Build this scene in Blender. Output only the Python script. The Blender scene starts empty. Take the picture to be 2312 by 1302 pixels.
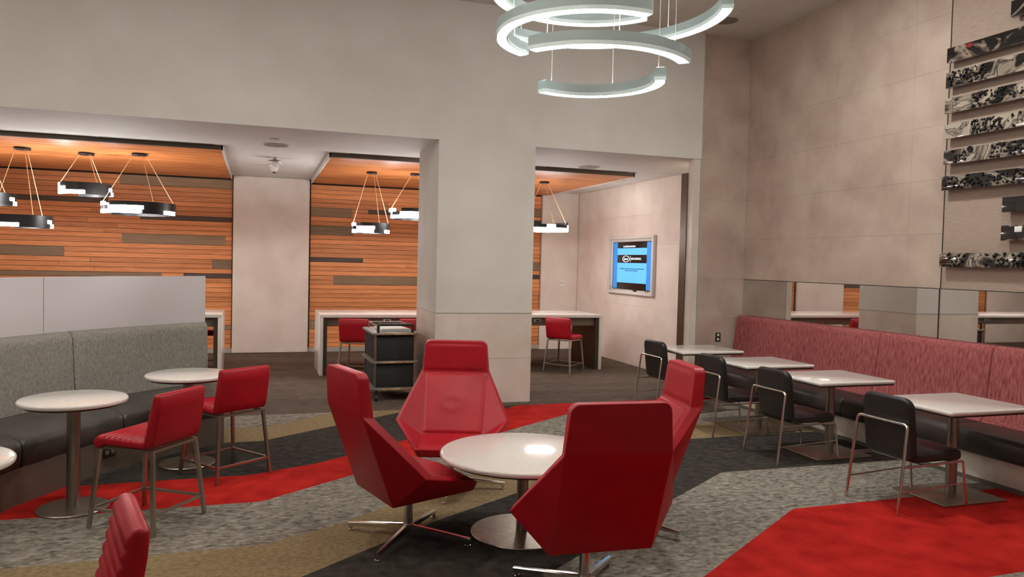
import bpy, bmesh, math, random
from mathutils import Vector, Matrix

random.seed(7)
SC = bpy.context.scene
COL = SC.collection
PI = math.pi
R = math.radians

# ------------------------------------------------------------------ camera
cam_d = bpy.data.cameras.new('camera')
cam_d.sensor_width = 36.0
cam_d.lens = 1721.5 / 2312 * 36.0
cam_d.clip_start = 0.05
cam = bpy.data.objects.new('camera', cam_d)
COL.objects.link(cam)
PITCH, ROLL, YAW = 0.0339517, 0.0240814, 0.3214317
_f = Vector((math.sin(YAW) * math.cos(PITCH), math.cos(YAW) * math.cos(PITCH), -math.sin(PITCH)))
_r = Vector((math.cos(YAW), -math.sin(YAW), 0))
_u = _r.cross(_f)
_r2 = _r * math.cos(ROLL) + _u * math.sin(ROLL)
_u2 = -_r * math.sin(ROLL) + _u * math.cos(ROLL)
cam.matrix_world = Matrix(((_r2.x, _u2.x, -_f.x, 0), (_r2.y, _u2.y, -_f.y, 0), (_r2.z, _u2.z, -_f.z, 1.8), (0, 0, 0, 1)))
SC.camera = cam

# ------------------------------------------------------------------ world, exposure
world = bpy.data.worlds.new('world')
SC.world = world
world.use_nodes = True
world.node_tree.nodes['Background'].inputs[0].default_value = (0.9, 0.85, 0.8, 1)
world.node_tree.nodes['Background'].inputs[1].default_value = 0.02
SC.view_settings.view_transform = 'Standard'
SC.view_settings.look = 'None'
SC.view_settings.gamma = 1.0
SC.view_settings.exposure = 0.1
SC.view_settings.use_curve_mapping = False

# ------------------------------------------------------------------ light levels (lamps are built with their fixtures further down)
HALL_FILL_W = 66.0          # added fill lamps in the unseen part of the hall ceiling
DOWN_COL = (0.95, 1.0, 0.99)
DRUM_FILL_E = 40.0          # made-up side-glowing drums, unseen fill for the hall walls
ALC_W = 12.0           # low ceiling lamps: one real downlight, the rest added fill
CHAND_E = 9.0          # chandelier diffusers, underside
CHAND_FILL_UP = 12.0         # fill strips added on the unseen top of the chandelier
PEND_E = 72.0          # pendant light bars

# ------------------------------------------------------------------ materials
def mat(name):
    m = bpy.data.materials.new(name)
    m.use_nodes = True
    return m, m.node_tree.nodes, m.node_tree.links, m.node_tree.nodes['Principled BSDF']

def setp(b, **k):
    for n, v in k.items():
        n = {'rough': 'Roughness', 'metal': 'Metallic', 'spec': 'Specular IOR Level', 'coat': 'Coat Weight', 'sheen': 'Sheen Weight',
             'crough': 'Coat Roughness', 'trans': 'Transmission Weight', 'alpha': 'Alpha'}[n]
        b.inputs[n].default_value = v

def rgb(c):
    """sRGB 0-255 -> linear"""
    o = []
    for v in c:
        v /= 255.0
        o.append(v / 12.92 if v <= 0.04045 else ((v + 0.055) / 1.055) ** 2.4)
    return (*o, 1)

def plain(name, c, rough=0.5, metal=0.0, **k):
    m, n, l, b = mat(name)
    b.inputs['Base Color'].default_value = rgb(c)
    setp(b, rough=rough, metal=metal, **k)
    return m

def noisy(name, c1, c2, scale=8.0, rough=0.6, detail=4.0, bump=0.0, bscale=None, stretch=(1, 1, 1), lo=0.35, hi=0.65, metal=0.0,
          coords='Object', dist=0.0, c3=None, **k):
    m, n, l, b = mat(name)
    tc = n.new('ShaderNodeTexCoord')
    mp = n.new('ShaderNodeMapping')
    mp.inputs['Scale'].default_value = stretch
    l.new(tc.outputs['Object' if coords == 'World' else coords], mp.inputs[0])
    if coords == 'World':
        gp = n.new('ShaderNodeNewGeometry')
        l.new(gp.outputs['Position'], mp.inputs[0])
    nz = n.new('ShaderNodeTexNoise')
    nz.inputs['Scale'].default_value = scale
    nz.inputs['Detail'].default_value = detail
    nz.inputs['Distortion'].default_value = dist
    l.new(mp.outputs[0], nz.inputs['Vector'])
    cr = n.new('ShaderNodeValToRGB')
    cr.color_ramp.elements[0].position = lo
    cr.color_ramp.elements[1].position = hi
    cr.color_ramp.elements[0].color = rgb(c1)
    cr.color_ramp.elements[1].color = rgb(c2)
    if c3:
        e = cr.color_ramp.elements.new((lo + hi) / 2)
        e.color = rgb(c3)
    l.new(nz.outputs['Fac'], cr.inputs[0])
    l.new(cr.outputs[0], b.inputs['Base Color'])
    setp(b, rough=rough, metal=metal, **k)
    if bump:
        nb = n.new('ShaderNodeTexNoise')
        nb.inputs['Scale'].default_value = bscale or scale * 4
        nb.inputs['Detail'].default_value = 3
        l.new(mp.outputs[0], nb.inputs['Vector'])
        bp = n.new('ShaderNodeBump')
        bp.inputs['Strength'].default_value = bump
        bp.inputs['Distance'].default_value = 0.01
        l.new(nb.outputs['Fac'], bp.inputs['Height'])
        l.new(bp.outputs[0], b.inputs['Normal'])
    return m

def wood(name, c1, c2, c3, along=(0.5, 12, 30), rough=0.5):
    """grain along X, tint differs from plank to plank (object random)"""
    m, n, l, b = mat(name)
    tc = n.new('ShaderNodeTexCoord')
    oi = n.new('ShaderNodeObjectInfo')
    mp = n.new('ShaderNodeMapping')
    mp.inputs['Scale'].default_value = along
    add = n.new('ShaderNodeVectorMath')
    add.operation = 'ADD'
    sc = n.new('ShaderNodeVectorMath')
    sc.operation = 'SCALE'
    cmb = n.new('ShaderNodeCombineXYZ')
    for i in range(3):
        l.new(oi.outputs['Random'], cmb.inputs[i])
    l.new(cmb.outputs[0], sc.inputs[0])
    sc.inputs['Scale'].default_value = 37.0
    l.new(tc.outputs['Object'], add.inputs[0])
    l.new(sc.outputs[0], add.inputs[1])
    l.new(add.outputs[0], mp.inputs[0])
    nz = n.new('ShaderNodeTexNoise')
    nz.inputs['Scale'].default_value = 4.0
    nz.inputs['Detail'].default_value = 6
    nz.inputs['Distortion'].default_value = 0.8
    l.new(mp.outputs[0], nz.inputs['Vector'])
    cr = n.new('ShaderNodeValToRGB')
    cr.color_ramp.elements[0].position = 0.3
    cr.color_ramp.elements[0].color = rgb(c1)
    cr.color_ramp.elements[1].position = 0.72
    cr.color_ramp.elements[1].color = rgb(c3)
    e = cr.color_ramp.elements.new(0.5)
    e.color = rgb(c2)
    l.new(nz.outputs['Fac'], cr.inputs[0])
    hsv = n.new('ShaderNodeHueSaturation')
    mr = n.new('ShaderNodeMapRange')
    mr.inputs['To Min'].default_value = 0.78
    mr.inputs['To Max'].default_value = 1.16
    l.new(oi.outputs['Random'], mr.inputs['Value'])
    l.new(mr.outputs[0], hsv.inputs['Value'])
    l.new(cr.outputs[0], hsv.inputs['Color'])
    l.new(hsv.outputs[0], b.inputs['Base Color'])
    setp(b, rough=rough, spec=0.35)
    return m

def emit(name, c, s):
    m, n, l, b = mat(name)
    b.inputs['Base Color'].default_value = rgb(c)
    b.inputs['Emission Color'].default_value = rgb(c)
    b.inputs['Emission Strength'].default_value = s
    return m

M = {}
M['paint'] = noisy('wall_paint', (206, 198, 187), (212, 204, 194), scale=2.0, rough=0.75, bump=0.04, bscale=60)
M['ceil'] = noisy('ceiling_paint', (206, 199, 190), (212, 206, 198), scale=3.0, rough=0.85)
M['stone'] = noisy('limestone_tile', (168, 144, 129), (190, 168, 152), scale=2.2, rough=0.55, detail=8, bump=0.05, bscale=50, lo=0.3, hi=0.7, dist=0.3, coords='World')
M['stone_pale'] = noisy('pale_limestone', (214, 196, 180), (228, 213, 199), scale=2.2, rough=0.6, detail=8, bump=0.04, bscale=50, lo=0.3, hi=0.7, coords='World')
M['stone_grey'] = noisy('grey_limestone', (204, 188, 172), (218, 205, 191), scale=3, rough=0.35, detail=8, lo=0.3, hi=0.7, coords='World')
M['grout'] = plain('grout', (196, 178, 160), 0.8)
M['fabric_wall'] = noisy('grasscloth', (150, 127, 112), (174, 151, 135), scale=10, rough=0.8, stretch=(1, 1, 26), bump=0.15, bscale=24, lo=0.3, hi=0.7)
M['wood'] = wood('cedar_plank', (186, 108, 58), (214, 136, 80), (230, 158, 100))
M['wood_grey'] = wood('weathered_plank', (120, 94, 68), (140, 112, 82), (156, 126, 94))
M['wood_dark'] = wood('smoked_plank', (68, 54, 44), (84, 66, 54), (96, 78, 64))
M['wood_ceil'] = wood('cedar_ceiling', (150, 84, 44), (200, 122, 68), (224, 150, 92), along=(0.25, 2.9, 1), rough=0.4)
M['gap'] = plain('dark_gap', (40, 26, 18), 0.9)
M['bronze'] = plain('bronze_fascia', (104, 94, 82), 0.5, 0.1)
M['bronze_trim'] = plain('bronze_trim', (96, 78, 62), 0.4, 0.5)
M['white_trim'] = plain('white_trim', (206, 198, 188), 0.5)
M['silver_trim'] = plain('silver_trim', (190, 184, 174), 0.35, 0.4)
M['grille'] = noisy('speaker_grille', (120, 108, 94), (140, 126, 110), scale=120, rough=0.7)
M['alc_carpet'] = None
M['c_grey'] = noisy('carpet_grey', (94, 86, 77), (160, 150, 137), scale=22, rough=0.95, detail=10, bump=0.5, bscale=220, stretch=(0.7, 1.2, 1), lo=0.32, hi=0.68, dist=0.8, spec=0.05)
M['c_beige'] = noisy('carpet_beige', (122, 102, 74), (152, 130, 98), scale=30, rough=0.95, detail=8, bump=0.4, bscale=220, lo=0.3, hi=0.7, spec=0.05)
M['c_char'] = noisy('carpet_charcoal', (47, 42, 38), (72, 65, 60), scale=12, rough=0.95, detail=9, bump=0.4, bscale=220, lo=0.3, hi=0.7, spec=0.05)
M['c_red'] = noisy('carpet_red', (150, 26, 22), (190, 42, 35), scale=4.5, rough=0.95, detail=8, bump=0.4, bscale=220, lo=0.3, hi=0.7, spec=0.05)
M['red'] = noisy('red_leather', (160, 12, 28), (176, 18, 34), scale=5, rough=0.42, bump=0.08, bscale=160, lo=0.3, hi=0.7, spec=0.34)
M['red_soft'] = noisy('red_leather_cushion', (164, 18, 32), (180, 26, 40), scale=4, rough=0.38, bump=0.12, bscale=14, lo=0.3, hi=0.7, spec=0.32)
M['black'] = noisy('black_leather', (30, 27, 25), (40, 36, 33), scale=6, rough=0.42, bump=0.1, bscale=120)
M['black_seat'] = noisy('black_leather_seat', (36, 31, 29), (48, 41, 38), scale=6, rough=0.38, bump=0.15, bscale=20)
M['seat_brown'] = noisy('dark_brown_vinyl', (44, 36, 32), (58, 47, 42), scale=5, rough=0.42, bump=0.12, bscale=24)
M['seat_grey'] = noisy('dark_grey_vinyl', (62, 57, 51), (78, 72, 65), scale=5, rough=0.45, bump=0.15, bscale=22)
M['fab_grey'] = noisy('grey_weave', (124, 117, 107), (156, 149, 138), scale=60, rough=0.95, detail=6, bump=0.3, bscale=180, lo=0.3, hi=0.7, stretch=(1, 1, 0.6))
M['fab_red'] = noisy('red_weave', (124, 44, 48), (178, 104, 98), scale=46, rough=0.95, detail=7, bump=0.35, bscale=140, lo=0.3, hi=0.75, stretch=(1.6, 1.6, 0.22))
M['chrome'] = plain('polished_aluminium', (215, 210, 205), 0.16, 1.0)
M['steel'] = noisy('brushed_steel', (150, 142, 132), (176, 168, 158), scale=40, rough=0.36, metal=1.0, stretch=(1, 1, 0.1))
M['nickel'] = plain('satin_nickel', (186, 176, 162), 0.3, 1.0)
M['warm_steel'] = noisy('champagne_steel', (160, 148, 132), (178, 165, 148), scale=30, rough=0.38, metal=1.0)
M['solid'] = noisy('white_solid_surface', (224, 214, 204), (230, 221, 212), scale=40, rough=0.13, spec=0.5)
M['edge_dark'] = plain('table_underside', (54, 46, 40), 0.6)
M['taupe'] = plain('taupe_metal', (118, 106, 92), 0.45, 0.4)
M['taupe_dark'] = plain('dark_taupe_metal', (74, 60, 46), 0.5, 0.3)
M['screen_white'] = plain('frosted_panel', (214, 204, 204), 0.3)
M['cart_black'] = noisy('cart_black_canvas', (28, 26, 25), (38, 35, 33), scale=30, rough=0.75)
M['cart_grey'] = noisy('cart_grey_plastic', (104, 96, 88), (136, 126, 116), scale=10, rough=0.5)
M['cart_edge'] = noisy('cart_worn_edge', (150, 108, 66), (196, 156, 112), scale=14, rough=0.6)
M['paper'] = plain('paper', (226, 222, 216), 0.7)
M['plastic_white'] = plain('white_plastic', (228, 220, 210), 0.4)
M['plastic_dark'] = plain('dark_plastic', (40, 34, 30), 0.45)
M['mirror'] = plain('mirror_glass', (216, 214, 210), 0.015, 1.0)
M['mirror_edge'] = plain('mirror_edge', (66, 58, 52), 0.4, 0.5)
M['cord'] = plain('copper_cord', (226, 178, 128), 0.4, 0.0)
M['pend_black'] = plain('pendant_black', (44, 42, 41), 0.35, 0.5)
M['chand'] = plain('chandelier_silver', (205, 216, 211), 0.45, 0.0)
M['gasket'] = plain('dark_gasket', (70, 72, 72), 0.5)
M['wire'] = plain('chandelier_wire', (206, 200, 192), 0.4, 0.3)
M['led'] = emit('chandelier_diffuser', (248, 253, 255), CHAND_E)
M['led_fill_up'] = emit('added_uplight_glow', (248, 253, 255), CHAND_FILL_UP)
M['led_p'] = emit('pendant_light_bar', (250, 251, 255), PEND_E)
M['tv_blue'] = emit('screen_blue', (88, 170, 232), 0.62)
M['tv_side'] = emit('screen_side_blue', (46, 124, 196), 0.6)
M['tv_black'] = plain('screen_black', (16, 13, 16), 0.3)
M['tv_text'] = emit('screen_white_text', (236, 244, 250), 0.8)
M['tv_ink'] = plain('screen_dark_text', (22, 50, 84), 0.5)
M['pebble'] = plain('black_glass_pebble', (12, 11, 11), 0.12)

def alcove_carpet():
    m, n, l, b = mat('carpet_brown_plank')
    tc = n.new('ShaderNodeTexCoord')
    br = n.new('ShaderNodeTexBrick')
    br.inputs['Scale'].default_value = 1.0
    br.inputs['Brick Width'].default_value = 1.0
    br.inputs['Row Height'].default_value = 0.25
    br.inputs['Mortar Size'].default_value = 0.004
    br.inputs['Color1'].default_value = rgb((84, 71, 61))
    br.inputs['Color2'].default_value = rgb((99, 85, 73))
    br.inputs['Mortar'].default_value = rgb((78, 66, 56))
    l.new(tc.outputs['Object'], br.inputs['Vector'])
    mp = n.new('ShaderNodeMapping')
    mp.inputs['Scale'].default_value = (1.2, 7, 1)
    l.new(tc.outputs['Object'], mp.inputs[0])
    nz = n.new('ShaderNodeTexNoise')
    nz.inputs['Scale'].default_value = 4
    nz.inputs['Detail'].default_value = 8
    l.new(mp.outputs[0], nz.inputs['Vector'])
    mx = n.new('ShaderNodeMix')
    mx.data_type = 'RGBA'
    mx.blend_type = 'OVERLAY'
    mx.inputs['Factor'].default_value = 0.75
    l.new(br.outputs['Color'], mx.inputs['A'])
    l.new(nz.outputs['Fac'], mx.inputs['B'])
    l.new(mx.outputs['Result'], b.inputs['Base Color'])
    setp(b, rough=0.95, spec=0.1)
    return m
M['alc_carpet'] = alcove_carpet()

def marble(name, seed, dark, red):
    """poured-resin swirl in black, cream, grey and red; dark = share of black"""
    m, n, l, b = mat(name)
    tc = n.new('ShaderNodeTexCoord')
    mp = n.new('ShaderNodeMapping')
    mp.inputs['Location'].default_value = (seed * 3.1, seed * 1.7, seed * 2.3)
    l.new(tc.outputs['Object'], mp.inputs[0])
    nz = n.new('ShaderNodeTexNoise')
    nz.inputs['Scale'].default_value = 2.1
    nz.inputs['Detail'].default_value = 4
    nz.inputs['Distortion'].default_value = 3.0
    l.new(mp.outputs[0], nz.inputs['Vector'])
    cr = n.new('ShaderNodeValToRGB')
    el = cr.color_ramp.elements
    el[0].position = 0.0
    el[0].color = rgb((14, 12, 12))
    el[1].position = 1.0
    el[1].color = rgb((176, 160, 142))
    for p, c in ((dark, (18, 15, 15)), (dark + 0.04, (96, 82, 70)), (dark + 0.1, (150, 136, 120)), (dark + 0.14, (44, 36, 32)),
                 (dark + 0.18, (168, 154, 136))):
        e = el.new(min(0.98, p))
        e.color = rgb(c)
    l.new(nz.outputs['Fac'], cr.inputs[0])
    n2 = n.new('ShaderNodeTexNoise')
    n2.inputs['Scale'].default_value = 2.0
    n2.inputs['Distortion'].default_value = 1.0
    l.new(mp.outputs[0], n2.inputs['Vector'])
    c2 = n.new('ShaderNodeValToRGB')
    c2.color_ramp.elements[0].position = 1.0 - red
    c2.color_ramp.elements[1].position = min(1.0, 1.06 - red)
    l.new(n2.outputs['Fac'], c2.inputs[0])
    mx = n.new('ShaderNodeMix')
    mx.data_type = 'RGBA'
    l.new(c2.outputs[0], mx.inputs['Factor'])
    l.new(cr.outputs[0], mx.inputs['A'])
    mx.inputs['B'].default_value = rgb((170, 52, 54))
    l.new(mx.outputs['Result'], b.inputs['Base Color'])
    setp(b, rough=0.12, coat=0.6)
    return m

# ------------------------------------------------------------------ mesh helpers
def finish(bm, name, m, parent=None, smooth=True, loc=None, ang=40):
    me = bpy.data.meshes.new(name)
    bmesh.ops.recalc_face_normals(bm, faces=bm.faces)
    if smooth:
        for f in bm.faces:
            f.smooth = True
        a = R(ang)
        for e in bm.edges:
            if len(e.link_faces) == 2 and e.calc_face_angle(0) > a:
                e.smooth = False
    bm.to_mesh(me)
    bm.free()
    me.materials.append(m if not isinstance(m, str) else M[m])
    o = bpy.data.objects.new(name, me)
    COL.objects.link(o)
    if parent:
        o.parent = parent
    if loc:
        o.location = loc
    return o

def inst(src, parent=None, loc=None, name=None):
    o = src.copy()
    if name:
        o.name = name
    COL.objects.link(o)
    if parent is not None:
        o.parent = parent
    if loc is not None:
        o.location = loc
    return o

def tag(o, label=None, cat=None, group=None, kind=None):
    if label: o['label'] = label
    if cat: o['category'] = cat
    if group: o['group'] = group
    if kind: o['kind'] = kind
    return o

def thing(name, label, cat, loc=(0, 0, 0), rz=0.0, group=None):
    o = bpy.data.objects.new(name, None)
    COL.objects.link(o)
    o.empty_display_size = 0.1
    o.location = loc
    o.rotation_euler = (0, 0, rz)
    return tag(o, label, cat, group)

def copy_tree(root, loc, rz, label=None, group=None):
    r = root.copy()
    COL.objects.link(r)
    r.location = loc
    r.rotation_euler = (0, 0, rz)
    if label: r['label'] = label
    if group: r['group'] = group
    for ch in list(root.children):
        c = ch.copy()
        COL.objects.link(c)
        c.parent = r
        for g in list(ch.children):
            d = g.copy()
            COL.objects.link(d)
            d.parent = c
    return r

def add_box(bm, c, s, bev=0.0, seg=2, mtx=None):
    r = bmesh.ops.create_cube(bm, size=1.0)
    vs = r['verts']
    for v in vs:
        v.co = Vector((v.co.x * s[0] + c[0], v.co.y * s[1] + c[1], v.co.z * s[2] + c[2]))
    if bev:
        es = list({e for v in vs for e in v.link_edges})
        rr = bmesh.ops.bevel(bm, geom=es, offset=bev, segments=seg, profile=0.5, affect='EDGES', clamp_overlap=True)
        vs = list({v for f in rr['faces'] for v in f.verts} | {v for v in vs if v.is_valid})
        seen = set(); st = list(vs)
        while st:
            v = st.pop()
            if v in seen: continue
            seen.add(v)
            st.extend(e.other_vert(v) for e in v.link_edges)
        vs = list(seen)
    if mtx:
        for v in vs:
            v.co = mtx @ v.co
    return vs

def box(name, m, c, s, parent=None, bev=0.0, seg=2, mtx=None, kind=None, smooth=True):
    bm = bmesh.new()
    add_box(bm, c, s, bev, seg, mtx)
    o = finish(bm, name, m, parent, smooth and bev > 0)
    if kind: o['kind'] = kind
    return o

def bb(name, m, x0, x1, y0, y1, z0, z1, parent=None, bev=0.0, kind=None):
    return box(name, m, ((x0 + x1) / 2, (y0 + y1) / 2, (z0 + z1) / 2), (abs(x1 - x0), abs(y1 - y0), abs(z1 - z0)), parent, bev, 2, None, kind)

def fillet(pts, r, n=5, closed=False):
    pts = [Vector(p) for p in pts]
    out = []
    N = len(pts)
    for i, p in enumerate(pts):
        if not closed and (i == 0 or i == N - 1):
            out.append(p)
            continue
        a, b = pts[i - 1], pts[(i + 1) % N]
        da, db = (a - p), (b - p)
        k = min(r, da.length * 0.45, db.length * 0.45)
        A, B = p + da.normalized() * k, p + db.normalized() * k
        for j in range(n + 1):
            t = j / n
            out.append(A * (1 - t) ** 2 + p * 2 * t * (1 - t) + B * t * t)
    return out

def add_tube(bm, pts, r, n=8, closed=False, r2=None, square=False):
    pts = [Vector(p) for p in pts]
    N = len(pts)
    rings = []
    prev = None
    for i, p in enumerate(pts):
        if closed:
            t = (pts[(i + 1) % N] - pts[i - 1]).normalized()
        else:
            t = ((pts[i + 1] - p) if i == 0 else (p - pts[i - 1]) if i == N - 1 else
                 ((pts[i + 1] - p).normalized() + (p - pts[i - 1]).normalized())).normalized()
        if prev is None:
            up = Vector((0, 0, 1)) if abs(t.z) < 0.9 else Vector((1, 0, 0))
            a = up.cross(t).normalized()
        else:
            a = (prev - t * prev.dot(t)).normalized()
        prev = a
        b = t.cross(a)
        rr = r if r2 is None else r + (r2 - r) * i / (N - 1)
        ring = []
        for j in range(n):
            th = 2 * PI * (j + (0.5 if square else 0)) / n
            ring.append(bm.verts.new(p + (a * math.cos(th) + b * math.sin(th)) * rr))
        rings.append(ring)
    for i in range(N if closed else N - 1):
        A, B = rings[i], rings[(i + 1) % N]
        for j in range(n):
            bm.faces.new((A[j], A[(j + 1) % n], B[(j + 1) % n], B[j]))
    if not closed:
        bm.faces.new(rings[0])
        bm.faces.new(list(reversed(rings[-1])))

def tube(name, m, pts, r, parent=None, n=8, closed=False, r2=None, square=False):
    bm = bmesh.new()
    add_tube(bm, pts, r, n, closed, r2, square)
    return finish(bm, name, m, parent, True, None, 50)

def add_lathe(bm, prof, n=48, c=(0, 0, 0)):
    rings = []
    for (r, z) in prof:
        if r < 1e-6:
            rings.append([bm.verts.new((c[0], c[1], c[2] + z))])
        else:
            rings.append([bm.verts.new((c[0] + r * math.cos(2 * PI * j / n), c[1] + r * math.sin(2 * PI * j / n), c[2] + z)) for j in range(n)])
    for A, B in zip(rings, rings[1:]):
        for j in range(n):
            k = (j + 1) % n
            if len(A) == 1 and len(B) == 1: continue
            if len(A) == 1: bm.faces.new((A[0], B[k], B[j]))
            elif len(B) == 1: bm.faces.new((A[j], A[k], B[0]))
            else: bm.faces.new((A[j], A[k], B[k], B[j]))

def lathe(name, m, prof, parent=None, n=48, loc=None):
    bm = bmesh.new()
    add_lathe(bm, prof, n)
    return finish(bm, name, m, parent, True, loc, 35)

def rrect(w, h, r, n=5, rb=None):
    """rounded rectangle outline, centred; r top corners, rb bottom corners"""
    rb = r if rb is None else rb
    o = []
    for cx, cy, a0, rr in ((w / 2, h / 2, 0, r), (-w / 2, h / 2, 90, r), (-w / 2, -h / 2, 180, rb), (w / 2, -h / 2, 270, rb)):
        sx, sy = (1 if cx > 0 else -1), (1 if cy > 0 else -1)
        for j in range(n + 1):
            a = R(a0 + 90 * j / n)
            o.append((cx - sx * rr + rr * math.cos(a), cy - sy * rr + rr * math.sin(a)))
    return o

def add_prism(bm, outline, t, edge=0.0, eseg=3, fn=None):
    """outline in (x,z), extruded along y by +-t/2 with rounded rims (inset towards the centroid); fn maps (x,y,z)->co"""
    cx = sum(p[0] for p in outline) / len(outline)
    cz = sum(p[1] for p in outline) / len(outline)
    ext = max(max(abs(p[0] - cx), abs(p[1] - cz)) for p in outline)
    secs = []
    if edge:
        for j in range(eseg + 1):
            a = PI / 2 * j / eseg
            secs.append((-t / 2 + edge * (1 - math.sin(a)), edge * (1 - math.cos(a))))
        secs = [(y, ins) for y, ins in secs][::-1]
        secs = [(-t / 2, edge)] + [(-t / 2 + edge * (1 - math.cos(PI / 2 * j / eseg)), edge * (1 - math.sin(PI / 2 * j / eseg))) for j in range(1, eseg + 1)]
        secs = secs + [(-y, ins) for y, ins in reversed(secs)]
    else:
        secs = [(-t / 2, 0), (t / 2, 0)]
    N = len(outline)
    # inward normals of the outline
    nor = []
    for i in range(N):
        a = Vector(outline[i - 1]); b = Vector(outline[(i + 1) % N])
        d = (b - a)
        if d.length < 1e-9: d = Vector((1, 0))
        d.normalize()
        nrm = Vector((-d.y, d.x))
        if nrm.dot(Vector((cx, cz)) - Vector(outline[i])) < 0: nrm = -nrm
        nor.append(nrm)
    rings = []
    for y, ins in secs:
        ring = []
        for p, nn in zip(outline, nor):
            x, z = p[0] + nn.x * ins, p[1] + nn.y * ins
            co = (x, y, z) if fn is None else fn(x, y, z)
            ring.append(bm.verts.new(co))
        rings.append(ring)
    for A, B in zip(rings, rings[1:]):
        for j in range(N):
            k = (j + 1) % N
            bm.faces.new((A[j], A[k], B[k], B[j]))
    bm.faces.new(rings[0])
    bm.faces.new(list(reversed(rings[-1])))

def add_profile(bm, prof, w, edge=0.02, eseg=3, rib=None):
    """closed side profile (y,z) extruded across x by +-w/2 with rounded ends; rib = offsets per point added away from the ends"""
    n0 = len(bm.verts)
    add_prism(bm, prof, w, edge, eseg, lambda a, b, c: (b, a, c))
    if rib:
        bm.verts.ensure_lookup_table()
        N = len(prof)
        for i, v in enumerate(list(bm.verts)[n0:]):
            k = min(1.0, max(0.0, (w / 2 - abs(v.co.x)) / (edge * 0.999)))
            d = rib[i % N]
            v.co += Vector((0, d[0] * k ** 2, d[1] * k ** 2))

def arc_block(bm, r0, r1, z0, z1, a0, a1, n=None):
    n = n or max(2, int(abs(a1 - a0) / 5))
    secs = []
    for i in range(n + 1):
        a = R(a0 + (a1 - a0) * i / n)
        c, s = math.cos(a), math.sin(a)
        secs.append([bm.verts.new((r * c, r * s, z)) for r, z in ((r0, z0), (r1, z0), (r1, z1), (r0, z1))])
    for A, B in zip(secs, secs[1:]):
        for j in range(4):
            k = (j + 1) % 4
            bm.faces.new((A[j], A[k], B[k], B[j]))
    bm.faces.new(secs[0])
    bm.faces.new(list(reversed(secs[-1])))

def poly_slab(name, m, pts, z0, z1, parent=None):
    bm = bmesh.new()
    lo = [bm.verts.new((x, y, z0)) for x, y in pts]
    hi = [bm.verts.new((x, y, z1)) for x, y in pts]
    bm.faces.new(hi)
    bm.faces.new(list(reversed(lo)))
    for i in range(len(pts)):
        k = (i + 1) % len(pts)
        bm.faces.new((lo[i], lo[k], hi[k], hi[i]))
    return finish(bm, name, m, parent, False)

# ================================================================== THE SETTING
YH, YB = 9.18, 15.0        # hall wall plane, back wall of the low part
ZC, ZS = 4.985, 3.28       # hall ceiling, low ceiling
XR, XL = 6.5, -8.0
YN = -4.0

# ---- floor and carpets
floor = bb('floor', 'c_char', XL, XR + 0.1, YN, YB + 0.1, -0.1, -0.006, kind='structure')
L = {
 1: [(-8, 8.43), (0.12, 8.43), (0.86, 9.06)],
 2: [(-8, 7.78), (0.05, 7.78), (1.62, 8.92), (1.80, 9.06)],
 3: [(-8, 6.50), (-0.05, 6.58), (0.50, 6.82), (1.23, 7.36), (3.12, 9.06)],
 4: [(-8, 5.84), (0.04, 5.84), (1.71, 7.10), (3.55, 8.42), (4.35, 8.95), (6.5, 8.97)],
 5: [(-8, 4.87), (0.05, 4.95), (0.58, 5.24), (1.94, 6.36), (3.62, 7.62), (6.5, 7.65)],
 6: [(-8, 4.10), (-0.1, 4.12), (0.25, 4.39), (1.20, 5.12), (1.96, 5.60), (3.82, 6.92), (6.5, 6.95)],
 7: [(-8, 3.05), (0.45, 3.05), (1.57, 4.03), (3.05, 5.13), (3.89, 5.72), (6.5, 5.70)],
 8: [(-8, 2.00), (-0.2, 2.00), (2.48, 3.79), (3.84, 4.71), (6.5, 4.74)],
 9: [(-8, 0.6), (0.3, 0.6), (2.6, 2.3), (4.05, 3.34), (6.5, 3.37)],
}
def strip(m, far, near):
    return poly_slab('carpet_strip', m, far + list(reversed(near)), -0.006, 0.0, floor)
top = [(0.86, 9.06), (-6, 9.06)]
poly_slab('carpet_strip', 'c_grey', L[1] + [(-8, 9.06)], -0.006, 0.0, floor)
strip('c_beige', L[1] + [(1.80, 9.06)], L[2])
poly_slab('carpet_strip', 'c_char', L[3] + list(reversed(L[2])), -0.006, 0.0, floor)
poly_slab('carpet_strip', 'c_red', L[4] + [(6.5, 9.12)] + list(reversed(L[3])), -0.006, 0.0, floor)
strip('c_grey', L[4], L[5])
strip('c_beige', L[5], L[6])
strip('c_char', L[6], L[7])
strip('c_grey', L[7], L[8])
strip('c_red', L[8], L[9])
poly_slab('carpet_strip', 'c_grey', [(-8, YN), (6.5, YN)] + list(reversed(L[9])), -0.006, 0.0, floor)
poly_slab('carpet_field', 'alc_carpet', [(-8, 9.06), (3.12, 9.06), (6.5, 9.12), (6.5, YB), (-8, YB)], -0.006, 0.0, floor)

# ---- hall shell
wall_front = bb('wall_header', 'paint', XL, 5.756, YH, YH + 1.19, ZS, ZC, kind='structure')
bb('wall_left', 'paint', XL - 0.1, XL, YN, YB, 0, ZC, kind='structure')
bb('wall_rear', 'paint', XL, XR, YN - 0.1, YN, 0, ZC, kind='structure')
bb('ceiling', 'ceil', XL, XR + 0.1, YN, YH + 1.19, ZC, ZC + 0.1, kind='structure')
ceiling_low = bb('ceiling_low', 'ceil', XL, XR, YH + 0.02, YB + 0.05, ZS + 0.001, ZS + 0.1, kind='structure')

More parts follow.
